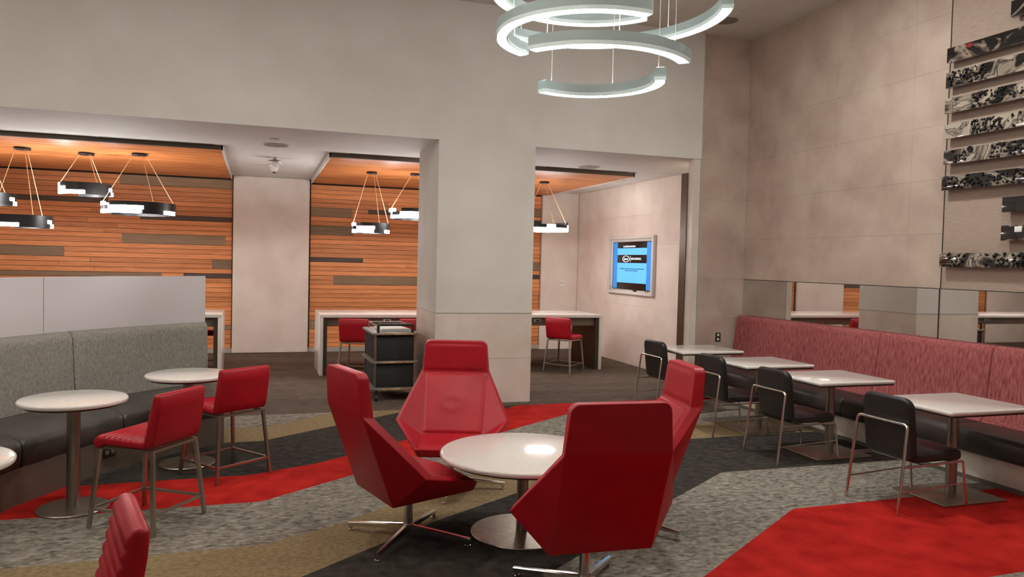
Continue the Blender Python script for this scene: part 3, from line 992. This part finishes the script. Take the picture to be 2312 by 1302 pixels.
t = thing('curved_booth', 'curved lounge booth with grey woven back, dark vinyl seat and white screen', 'booth', (0, 0, 0))
def loft(name, m, i0, i1, secfn, ends=0.012):
    bm = bmesh.new()
    secs = []
    idx = list(range(i0, i1 + 1))
    allsec = [secfn(Sf[i], Sj[i]) for i in idx]
    def shrink(sec, other, k):
        c = sum((Vector(p) for p in sec), Vector()) / len(sec)
        d = (sum((Vector(p) for p in other), Vector()) / len(other) - c).normalized()
        return [Vector(p) + (c - Vector(p)).normalized() * k + d * 0 for p in sec], d
    s0, d0 = shrink(allsec[0], allsec[1], ends)
    s1, d1 = shrink(allsec[-1], allsec[-2], ends)
    g = 0.003
    first = [p + d0 * g for p in s0]
    last = [p + d1 * g for p in s1]
    body = [[Vector(p) for p in s] for s in allsec]
    body[0] = [p + d0 * (ends + g) for p in body[0]]
    body[-1] = [p + d1 * (ends + g) for p in body[-1]]
    for s in [first] + body + [last]:
        secs.append([bm.verts.new(p) for p in s])
    for A, B in zip(secs, secs[1:]):
        n = len(A)
        for j in range(n):
            k = (j + 1) % n
            bm.faces.new((A[j], A[k], B[k], B[j]))
    bm.faces.new(secs[0])
    bm.faces.new(list(reversed(secs[-1])))
    return finish(bm, name, m, t, True, None, 50)
def P3(a, b, u, z):
    p = a.lerp(b, u)
    return (p.x, p.y, z)
def seat_sec(a, b):
    return [P3(a, b, u, z) for u, z in ((0.03, 0.262), (0.012, 0.285), (0.0, 0.32), (0.0, 0.40), (0.015, 0.432), (0.06, 0.449), (0.2, 0.458), (0.6, 0.458), (1.04, 0.45), (1.04, 0.262))]
def back_sec(a, b):
    n = (b - a).normalized()
    return [(b.x + n.x * d, b.y + n.y * d, z) for d, z in ((-0.02, 0.44), (0.01, 0.7), (0.045, 0.98), (0.06, 1.035), (0.085, 1.06), (0.13, 1.072), (0.22, 1.072), (0.27, 1.06), (0.285, 1.03), (0.29, 0.0), (0.06, 0.0), (0.06, 0.42))]
def base_sec(a, b):
    return [P3(a, b, u, z) for u, z in ((0.02, 0.0), (0.02, 0.26), (1.0, 0.26), (1.0, 0.0))]
def panel_sec(a, b):
    n = (b - a).normalized()
    return [(b.x + n.x * d, b.y + n.y * d, z) for d, z in ((0.235, 1.06), (0.235, 1.565), (0.24, 1.572), (0.255, 1.572), (0.26, 1.565), (0.26, 1.06))]
NT = len(Sf) - 1
cut_b = [0, 15, 35, NT]
for i0, i1 in zip(cut_b, cut_b[1:]):
    loft('backrest', 'fab_grey', i0, i1, back_sec, 0.015)
cut_s = [0, 20, 36, NT]
for i0, i1 in zip(cut_s, cut_s[1:]):
    loft('seat_cushion', 'seat_grey', i0, i1, seat_sec, 0.015)
loft('plinth', 'taupe', 0, NT, base_sec, 0.0)
cut_p = [0, 14, 32, NT]
for i0, i1 in zip(cut_p, cut_p[1:]):
    loft('privacy_panel', 'screen_white', i0, i1, panel_sec, 0.0)
nn = (Sf[31] - Sj[31])
_i = min(range(len(Sf)), key=lambda i: (Sf[i] - Vector((-1.10, 6.92, 0))).length)
_n = Vector((Sf[_i + 1].y - Sf[_i - 1].y, Sf[_i - 1].x - Sf[_i + 1].x, 0)).normalized()
_p = Sf[_i].lerp(Sj[_i], 0.02) + _n * 0.012
outlet((_p.x, _p.y, 0.165), math.atan2(_n.y, _n.x) + PI / 2, 'horizontal two-socket power outlet on the grey booth plinth under a red stool', 'plastic_dark', 'grille', True)

# ================================================================== TABLES
def round_table(loc, r, h, rb, pole, label, grp=None, edge=0.022):
    t = thing('round_table', label, 'table', loc, 0, grp)
    e = edge
    lathe('tabletop', 'solid', [(0, h), (r - e * 0.9, h), (r - e * 0.35, h - e * 0.15), (r - e * 0.05, h - e * 0.5), (r, h - e * 0.95), (r - e * 0.15, h - e * 1.4), (r - e * 0.8, h - e * 1.65), (0, h - e * 1.65)], t, 72)
    lathe('underside', 'edge_dark', [(0, h - e * 1.65), (r - e * 1.3, h - e * 1.65), (r - e * 1.6, h - e * 1.65 - 0.012), (0, h - e * 1.65 - 0.012)], t, 48)
    lathe('column', 'steel', [(0, 0.012), (pole, 0.012), (pole, h - e * 1.65 - 0.012), (0, h - e * 1.65 - 0.012)], t, 32)
    lathe('base_plate', 'warm_steel', [(0, 0.018), (rb - 0.004, 0.016), (rb, 0.011), (rb - 0.002, 0.0), (0, 0)], t, 56)
    return t
round_table((1.69, 4.75, 0), 0.555, 0.55, 0.34, 0.038, 'low round white table among the four red lounge chairs')
round_table((-1.215, 5.99, 0), 0.345, 0.785, 0.23, 0.043, 'round white bistro table in front of the dark booth seat, second from the left', 'bistro tables at the grey booth')
round_table((-0.56, 7.06, 0), 0.345, 0.785, 0.23, 0.043, 'round white bistro table at the far end of the grey booth', 'bistro tables at the grey booth')
round_table((-1.475, 4.30, 0), 0.345, 0.785, 0.23, 0.043, 'round white bistro table cut off by the left edge of the picture', 'bistro tables at the grey booth')

def square_table(loc, label):
    t = thing('cafe_table', label, 'table', loc, 0, 'square tables along the red banquette')
    h = 0.76
    bm = bmesh.new()
    out = rrect(0.88, 0.74, 0.02, 4)
    add_prism(bm, out, 0.036, 0.015, 3, lambda a, b, c: (a, c, h - 0.018 + b))
    finish(bm, 'tabletop', 'solid', t)
    box('underside', 'edge_dark', (0, 0, h - 0.042), (0.85, 0.71, 0.012), t)
    lathe('column', 'steel', [(0, 0.014), (0.042, 0.014), (0.042, h - 0.046), (0, h - 0.046)], t, 32)
    bm = bmesh.new()
    add_box(bm, (-0.03, -0.01, 0.008), (0.64, 0.52, 0.016), 0.003, 2)
    finish(bm, 'base_plate', 'warm_steel', t)
    return t
TY = [4.70, 6.10, 7.22, 8.50]
for y, lb in zip(TY, ['square white table at the red banquette, nearest the camera', 'square white table at the red banquette, second nearest the camera',
                      'square white table at the red banquette, second farthest from the camera', 'square white table at the red banquette, farthest, in the corner']):
    square_table((5.37, y, 0), lb)

def counter(x0, x1, label, boxes):
    y0, y1, h, th = 11.92, 13.02, 0.94, 0.05
    t = thing('counter_table', label, 'counter table', (x0, y0, 0), 0, 'white waterfall counters in front of the plank wall')
    w, d = x1 - x0, y1 - y0
    box('countertop', 'solid', (w / 2, d / 2, h - th / 2), (w, d, th), t, 0.003)
    box('end_panel', 'solid', (th / 2, d / 2, (h - th) / 2), (th, d, h - th), t, 0.003)
    box('end_panel', 'solid', (w - th / 2, d / 2, (h - th) / 2), (th, d, h - th), t, 0.003)
    box('apron', 'taupe', (w / 2, 0.10, h - th - 0.07), (w - 2 * th, 0.02, 0.14), t)
    box('apron', 'taupe', (w / 2, d - 0.10, h - th - 0.07), (w - 2 * th, 0.02, 0.14), t)
    box('cable_tray', 'taupe_dark', (w / 2, d / 2, h - th - 0.10), (w - 2 * th - 0.3, 0.5, 0.05), t)
    for s, xx in ((1, th), (-1, w - th)):
        box('inner_leg', 'taupe_dark', (xx + s * 0.03, d / 2, (h - th) / 2), (0.06, d - 0.06, h - th), t)
    for bx in boxes:
        b = box('power_box', 'silver_trim', (bx - x0, 0.075, h - th - 0.05), (0.12, 0.05, 0.05), t, 0.004)
        box('socket', 'plastic_dark', (bx - x0, 0.048, h - th - 0.05), (0.07, 0.006, 0.025), b)
    return t
counter(0.90, 5.62, 'long white waterfall counter behind the white column', (1.93, 4.45))
counter(-5.2, -0.505, 'white waterfall counter half hidden behind the grey booth', (-1.5,))

# ================================================================== SEATING
# ---- red lounge chair
def lounge_chair():
    t = thing('lounge_chair', '', 'lounge chair')
    V = {}
    bm = bmesh.new()
    def v(k, w, y, z):
        for s in (-1, 1):
            V[(k, s)] = bm.verts.new((s * w, y, z))
    # x = sitter's right, y = forward
    v('To', 0.262, -0.472, 1.130); v('Ti', 0.256, -0.400, 1.128)
    v('No', 0.286, -0.450, 0.880); v('Ni', 0.272, -0.368, 0.868)
    v('Ao', 0.464, -0.112, 0.512); v('Ai', 0.428, -0.062, 0.530)
    v('Bo', 0.282, -0.241, 0.312); v('J', 0.245, -0.070, 0.405)
    v('So', 0.262, 0.362, 0.386); v('Si', 0.236, 0.350, 0.394); v('Sb', 0.235, 0.345, 0.325)
    f = lambda *k: bm.faces.new([V[x] for x in k])
    f(('To', -1), ('To', 1), ('No', 1), ('No', -1))
    f(('No', -1), ('No', 1), ('Bo', 1), ('Bo', -1))
    f(('To', -1), ('Ti', -1), ('Ti', 1), ('To', 1))
    f(('Ti', -1), ('Ni', -1), ('Ni', 1), ('Ti', 1))
    f(('Ni', -1), ('J', -1), ('J', 1), ('Ni', 1))
    f(('J', -1), ('Si', -1), ('Si', 1), ('J', 1))
    f(('Si', -1), ('So', -1), ('So', 1), ('Si', 1))
    f(('So', -1), ('Sb', -1), ('Sb', 1), ('So', 1))
    f(('Sb', -1), ('Bo', -1), ('Bo', 1), ('Sb', 1))
    for s in (-1, 1):
        f(('To', s), ('No', s), ('Ni', s), ('Ti', s))
        f(('No', s), ('Ao', s), ('Ai', s), ('Ni', s))
        f(('Ni', s), ('Ai', s), ('J', s))
        f(('Ai', s), ('Si', s), ('J', s))
        f(('Ao', s), ('So', s), ('Si', s), ('Ai', s))
        f(('No', s), ('Bo', s), ('Ao', s))
        f(('Ao', s), ('Bo', s), ('Sb', s), ('So', s))
    bmesh.ops.recalc_face_normals(bm, faces=bm.faces)
    tops = [e for e in bm.edges if {e.verts[0], e.verts[1]} in ({V[('To', s)], V[('Ti', s)]} for s in (-1, 1))]
    bmesh.ops.bevel(bm, geom=tops, offset=0.045, segments=5, profile=0.5, affect='EDGES')
    sharp = [e for e in bm.edges if len(e.link_faces) == 2 and e.calc_face_angle(0) > R(14)]
    bmesh.ops.bevel(bm, geom=sharp, offset=0.009, segments=3, profile=0.6, affect='EDGES', clamp_overlap=True)
    finish(bm, 'shell', 'red', t, True, None, 60)
    def cushion(nm, a, b, w0, w1, puff, m, nx=14, ny=12, rim=0.10):
        """soft pad on the quad from a to b (y,z), half widths w0 at a and w1 at b"""
        bm = bmesh.new()
        a, b = Vector(a), Vector(b)
        d = (b - a).normalized()
        nrm = Vector((-d.y, d.x))
        if nm == 'seat_cushion' and nrm.y < 0: nrm = -nrm
        if nm != 'seat_cushion' and nrm.x < 0: nrm = -nrm
        G = []
        for j in range(ny + 1):
            vv = j / ny
            row = []
            for i in range(nx + 1):
                u = i / nx * 2 - 1
                w = w0 + (w1 - w0) * vv
                e = min((1 - abs(u)) / rim, min(vv, 1 - vv) * 2 / rim, 1)
                hgt = puff * math.sqrt(max(0, 1 - (1 - e) ** 2)) * (0.8 + 0.2 * (1 - u * u)) - 0.004
                if nm == 'back_cushion':      # soft eye-shaped sitting crease
                    q = math.hypot((u - 0.05) / 0.34, (vv - 0.50) / 0.11)
                    hgt += 0.0028 * math.exp(-((q - 1) / 0.45) ** 2)
                p = a + (b - a) * vv + nrm * hgt
                row.append(bm.verts.new((u * w, p.x, p.y)))
            G.append(row)
        for j in range(ny):
            for i in range(nx):
                bm.faces.new((G[j][i], G[j][i + 1], G[j + 1][i + 1], G[j + 1][i]))
        o = finish(bm, nm, m, t, True, None, 70)
        return o
    cushion('headrest', (-0.397, 1.108), (-0.368, 0.880), 0.246, 0.262, 0.010, M['red'], 14, 12, 0.06)
    cushion('back_cushion', (-0.364, 0.862), (-0.076, 0.412), 0.262, 0.242, 0.016, M['red_soft'], 30, 34, 0.045)
    cushion('seat_cushion', (-0.085, 0.404), (0.350, 0.394), 0.243, 0.236, 0.020, M['red_soft'], 16, 16, 0.06)
    # pedestal
    lathe('pole', 'chrome', [(0, 0.075), (0.028, 0.075), (0.028, 0.335), (0, 0.335)], t, 24)
    lathe('hub', 'chrome', [(0, 0.045), (0.034, 0.048), (0.036, 0.075), (0.034, 0.1), (0, 0.1)], t, 24)
    box('seat_plate', 'chrome', (0, 0.0, 0.322), (0.2, 0.2, 0.012), t)
    return t
def lounge_legs(t, ang):
    """four-star foot, turned by ang relative to the shell"""
    for k in range(4):
        a = ang + k * PI / 2
        c, s = math.cos(a), math.sin(a)
        bm = bmesh.new()
        n = 5
        secs = []
        for i in range(n + 1):
            q = i / n
            r = 0.02 + 0.41 * q
            zt = 0.098 - 0.040 * q
            zb = 0.058 - 0.022 * q
            w = 0.018 - 0.003 * q
            secs.append([bm.verts.new((r * c - x * s, r * s + x * c, z)) for x, z in ((-w, zb), (w, zb), (w, zt - 0.006), (w * 0.6, zt), (-w * 0.6, zt), (-w, zt - 0.006))])
        for A, B in zip(secs, secs[1:]):
            for j in range(6):
                m_ = (j + 1) % 6
                bm.faces.new((A[j], A[m_], B[m_], B[j]))
        bm.faces.new(secs[0]); bm.faces.new(list(reversed(secs[-1])))
        lg = finish(bm, 'leg', 'chrome', t, True, None, 40)
        bm = bmesh.new()
        add_lathe(bm, [(0, 0.04), (0.013, 0.04), (0.013, 0.014), (0.02, 0.012), (0.02, 0.0), (0, 0)], 14, (0.415 * c, 0.415 * s, 0))
        finish(bm, 'glide', 'chrome', lg)
lc = lounge_chair()
LC = [((0.939, 4.834), 15.0, 'red leather lounge chair left of the low round table, turned to the right', 144),
      ((1.473, 5.851), -107.1, 'red leather lounge chair behind the low round table, facing the camera', -20),
      ((1.718, 3.786), 86.3, 'red leather lounge chair in front of the low round table, seen from behind', 45),
      ((2.399, 4.700), 170.2, 'red leather lounge chair right of the low round table, half hidden', -54)]
chairs = []
for i, (p, a, lb, fa) in enumerate(LC):
    rz = R(a - 90)
    if i == 0:
        c = lc
        c.location = (p[0], p[1], 0)
        c.rotation_euler = (0, 0, rz)
        c['label'] = lb
        c['group'] = 'lounge chairs around the low table'
    else:
        c = copy_tree(lc, (p[0], p[1], 0), rz, lb, 'lounge chairs around the low table')
    chairs.append((c, R(fa) - rz))
for c, a in chairs:
    lounge_legs(c, a)

# ---- counter stool with channelled red leather
def stool():
    t = thing('counter_stool', '', 'stool')
    # side profile in (y forward, z); the channels are offsets on it
    def ribline(a, b, n, d):
        a, b = Vector(a), Vector(b)
        P, O = [], []
        for i in range(n):
            for j in range(6):
                q = j / 6
                P.append(tuple(a + (b - a) * ((i + q) / n)))
                h = math.sin(PI * q) ** 0.6 if q else 0.0
                O.append((d[0] * h, d[1] * h))
        return P, O
    front = 0.235
    P, O = ribline((front - 0.015, 0.600), (-0.155, 0.588), 9, (0, 0.013))
    pre = [(front - 0.02, 0.522), (front, 0.535), (front + 0.012, 0.56), (front + 0.004, 0.585)]
    post = [(-0.155, 0.588), (-0.16, 0.545), (0.15, 0.548), (0.20, 0.535)]
    bm = bmesh.new()
    add_profile(bm, pre + P + post, 0.45, 0.014, 3, [(0, 0)] * len(pre) + O + [(0, 0)] * len(post))
    finish(bm, 'seat', 'red_soft', t, True, None, 75)
    P, O = ribline((-0.150, 0.600), (-0.215, 0.885), 6, (0.012, 0))
    post = [(-0.215, 0.885), (-0.222, 0.900), (-0.240, 0.906), (-0.262, 0.902), (-0.275, 0.888), (-0.268, 0.80), (-0.252, 0.70), (-0.238, 0.62), (-0.226, 0.575), (-0.205, 0.553), (-0.165, 0.545), (-0.150, 0.56)]
    bm = bmesh.new()
    add_profile(bm, P + post, 0.46, 0.022, 4, O + [(0, 0)] * len(post))
    finish(bm, 'backrest', 'red', t, True, None, 75)
    leg = [(-0.205, -0.205), (0.205, -0.205), (0.205, 0.205), (-0.205, 0.205)]
    ft = [(-0.25, -0.25), (0.25, -0.25), (0.25, 0.25), (-0.25, 0.25)]
    for p, q in zip(leg, ft):
        tube('leg', 'nickel', [(q[0], q[1], 0), (p[0], p[1], 0.535)], 0.0165, t, 4, False, None, True)
    zz = 0.13
    mid = [(q[0] + (p[0] - q[0]) * zz / 0.535, q[1] + (p[1] - q[1]) * zz / 0.535) for p, q in zip(leg, ft)]
    for i in range(4):
        a, b = mid[i], mid[(i + 1) % 4]
        tube('stretcher', 'nickel', [(a[0], a[1], zz), (b[0], b[1], zz)], 0.0115, t, 4, False, None, True)
        a, b = leg[i], leg[(i + 1) % 4]
        tube('seat_rail', 'nickel', [(a[0], a[1], 0.532), (b[0], b[1], 0.532)], 0.0135, t, 4, False, None, True)
    return t
st = stool()
ST = [((-0.686, 5.60), 146.5, 'red channelled counter stool pulled up to the second bistro table from the left'),
      ((-0.240, 6.67), 127.0, 'red channelled counter stool at the farthest bistro table, beyond another stool'),
      ((-0.645, 2.865), 194.0, 'red stool close to the camera, cut off by the bottom edge'),
      ((4.90, 11.86), 40.0, 'red counter stool turned sideways at the counter right of the column'),
      ((1.46, 11.72), 65.0, 'red counter stool at the counter, left of the black service cart'),
      ((2.32, 11.72), 78.0, 'red counter stool almost hidden between the service cart and the column'),
      ((4.45, 13.28), -80.0, 'red counter stool on the far side of the counter, right of the column'),
      ((-0.92, 13.10), -60.0, 'dark red counter stool glimpsed through the counter beside the booth'),
      ((-3.3, 11.70), 75.0, 'red counter stool behind the booth screen, mirrored beside the column reflection'),
      ((-4.3, 11.75), 100.0, 'red counter stool behind the booth screen, mirrored at the picture edge')]
for i, (p, a, lb) in enumerate(ST):
    rz = R(a - 90)
    if i == 0:
        st.location = (p[0], p[1], 0)
        st.rotation_euler = (0, 0, rz)
        tag(st, lb, None, 'red counter stools')
    else:
        copy_tree(st, (p[0], p[1], 0), rz, lb, 'red counter stools')

# ---- black dining chair with tubular steel frame
def dining_chair():
    t = thing('dining_chair', '', 'chair')
    bm = bmesh.new()
    # seat pad
    add_prism(bm, rrect(0.47, 0.50, 0.05, 5), 0.075, 0.025, 4, lambda a, b, c: (a, c + 0.05, 0.405 + b + (0.006 * (1 - (a / 0.235) ** 2) if b > 0 else 0)))
    finish(bm, 'seat', 'black_seat', t, True, None, 60)
    bm = bmesh.new()
    def bf(a, b, c):
        s = (c + 0.225) / 0.45
        return (a, b - 0.185 - 0.055 * s - 0.02 * (1 - (a / 0.23) ** 2), 0.385 + 0.47 * s)
    add_prism(bm, rrect(0.46, 0.45, 0.075, 6, 0.05), 0.062, 0.022, 4, bf)
    finish(bm, 'backrest', 'black', t, True, None, 60)
    w = 0.25
    # rear loop: legs rise behind the back and join across it
    loop = fillet([(-w, -0.37, 0), (-w + 0.012, -0.288, 0.665), (w - 0.012, -0.288, 0.665), (w, -0.37, 0)], 0.045, 6)
    tube('rear_frame', 'chrome', loop, 0.0115, t, 10)
    for s in (-1, 1):
        fr = fillet([(s * (w - 0.004), -0.326, 0.352), (s * (w - 0.01), 0.285, 0.362), (s * (w + 0.005), 0.325, 0.0)], 0.02, 4)
        tube('side_frame', 'chrome', fr, 0.010, t, 8)
        tube('stretcher', 'chrome', [(s * (w - 0.002), -0.35, 0.165), (s * w, 0.307, 0.195)], 0.007, t, 8)
    tube('seat_bar', 'chrome', [(-w + 0.012, 0.18, 0.356), (w - 0.012, 0.18, 0.356)], 0.008, t, 8)
    tube('seat_bar', 'chrome', [(-w + 0.012, -0.12, 0.354), (w - 0.012, -0.12, 0.354)], 0.008, t, 8)
    return t
dc = dining_chair()
DC = [((4.86, 4.64), 2.0, 'black leather dining chair with tube frame, nearest the camera at the banquette tables'),
      ((4.90, 6.06), 1.0, 'black leather dining chair with tube frame, second nearest at the banquette tables'),
      ((4.92, 7.13), 0.0, 'black leather dining chair with tube frame, partly behind the right red lounge chair'),
      ((5.03, 8.60), 4.0, 'black leather dining chair with tube frame, farthest, by the side wall')]
for i, (p, a, lb) in enumerate(DC):
    rz = R(a - 90)
    if i == 0:
        dc.location = (p[0], p[1], 0)
        dc.rotation_euler = (0, 0, rz)
        tag(dc, lb, None, 'black chairs along the banquette tables')
    else:
        copy_tree(dc, (p[0], p[1], 0), rz, lb, 'black chairs along the banquette tables')

# ================================================================== SERVICE CART
t = thing('service_cart', 'black two-bin service cart with worn grey shelves beside the column', 'cart', (1.385, 9.62, 0), R(1))
CW, CD = 0.56, 0.86
def shelf(z):
    bm = bmesh.new()
    add_prism(bm, rrect(CW + 0.04, CD + 0.04, 0.05, 4), 0.028, 0.004, 2, lambda a, b, c: (a + CW / 2, c + CD / 2, z + b))
    s = finish(bm, 'shelf', 'cart_grey', t)
    box('worn_edge', 'cart_edge', (CW / 2 + 0.02, -0.0215, z), (CW * 0.72, 0.004, 0.02), s)
for z in (0.16, 0.50, 0.86):
    shelf(z)
box('bin', 'cart_black', (CW / 2, CD / 2, 0.33), (CW - 0.06, CD - 0.06, 0.31), t, 0.02)
box('bin', 'cart_black', (CW / 2, CD / 2, 0.675), (CW - 0.06, CD - 0.06, 0.32), t, 0.02)
for x, y in ((0.03, 0.03), (CW - 0.03, 0.03), (0.03, CD - 0.03), (CW - 0.03, CD - 0.03)):
    box('post', 'steel', (x, y, 0.51), (0.025, 0.025, 0.7), t)
    lathe('caster_stem', 'plastic_dark', [(0, 0.146), (0.018, 0.146), (0.018, 0.07), (0, 0.07)], t, 12, (x + 0.02, y + 0.02, 0))
    bm = bmesh.new()
    add_prism(bm, [(0.042 * math.cos(2 * PI * k / 18), 0.042 * math.sin(2 * PI * k / 18)) for k in range(18)], 0.03, 0.006, 2, lambda a, b, c: (b + x + 0.02, a + y + 0.02, c + 0.043))
    finish(bm, 'caster', 'plastic_dark', t)
tube('handle', 'plastic_dark', fillet([(0.06, 0.02, 0.874), (0.06, 0.02, 0.975), (CW - 0.06, 0.02, 0.975), (CW - 0.06, 0.02, 0.874)], 0.02, 4), 0.018, t, 8)
rail = fillet([(0.06, 0.10, 0.95), (0.06, CD - 0.06, 0.95), (CW - 0.06, CD - 0.06, 0.95), (CW - 0.06, 0.10, 0.95)], 0.03, 4)
tube('rail', 'steel', rail, 0.008, t, 8)
for x, y in ((0.06, 0.10), (0.06, CD - 0.08), (CW - 0.06, CD - 0.08), (CW - 0.06, 0.10)):
    tube('rail_post', 'steel', [(x, y, 0.874), (x, y, 0.95)], 0.007, t, 6)
p = thing('paper_stack', 'white stack of papers lying on top of the service cart', 'papers', (1.385 + 0.28, 9.62 + 0.34, 0.8745), R(3))
box('sheets', 'paper', (0, 0, 0.018), (0.36, 0.46, 0.036), p, 0.002)
box('top_sheet', 'paper', (0.01, -0.01, 0.0385), (0.30, 0.40, 0.003), p)
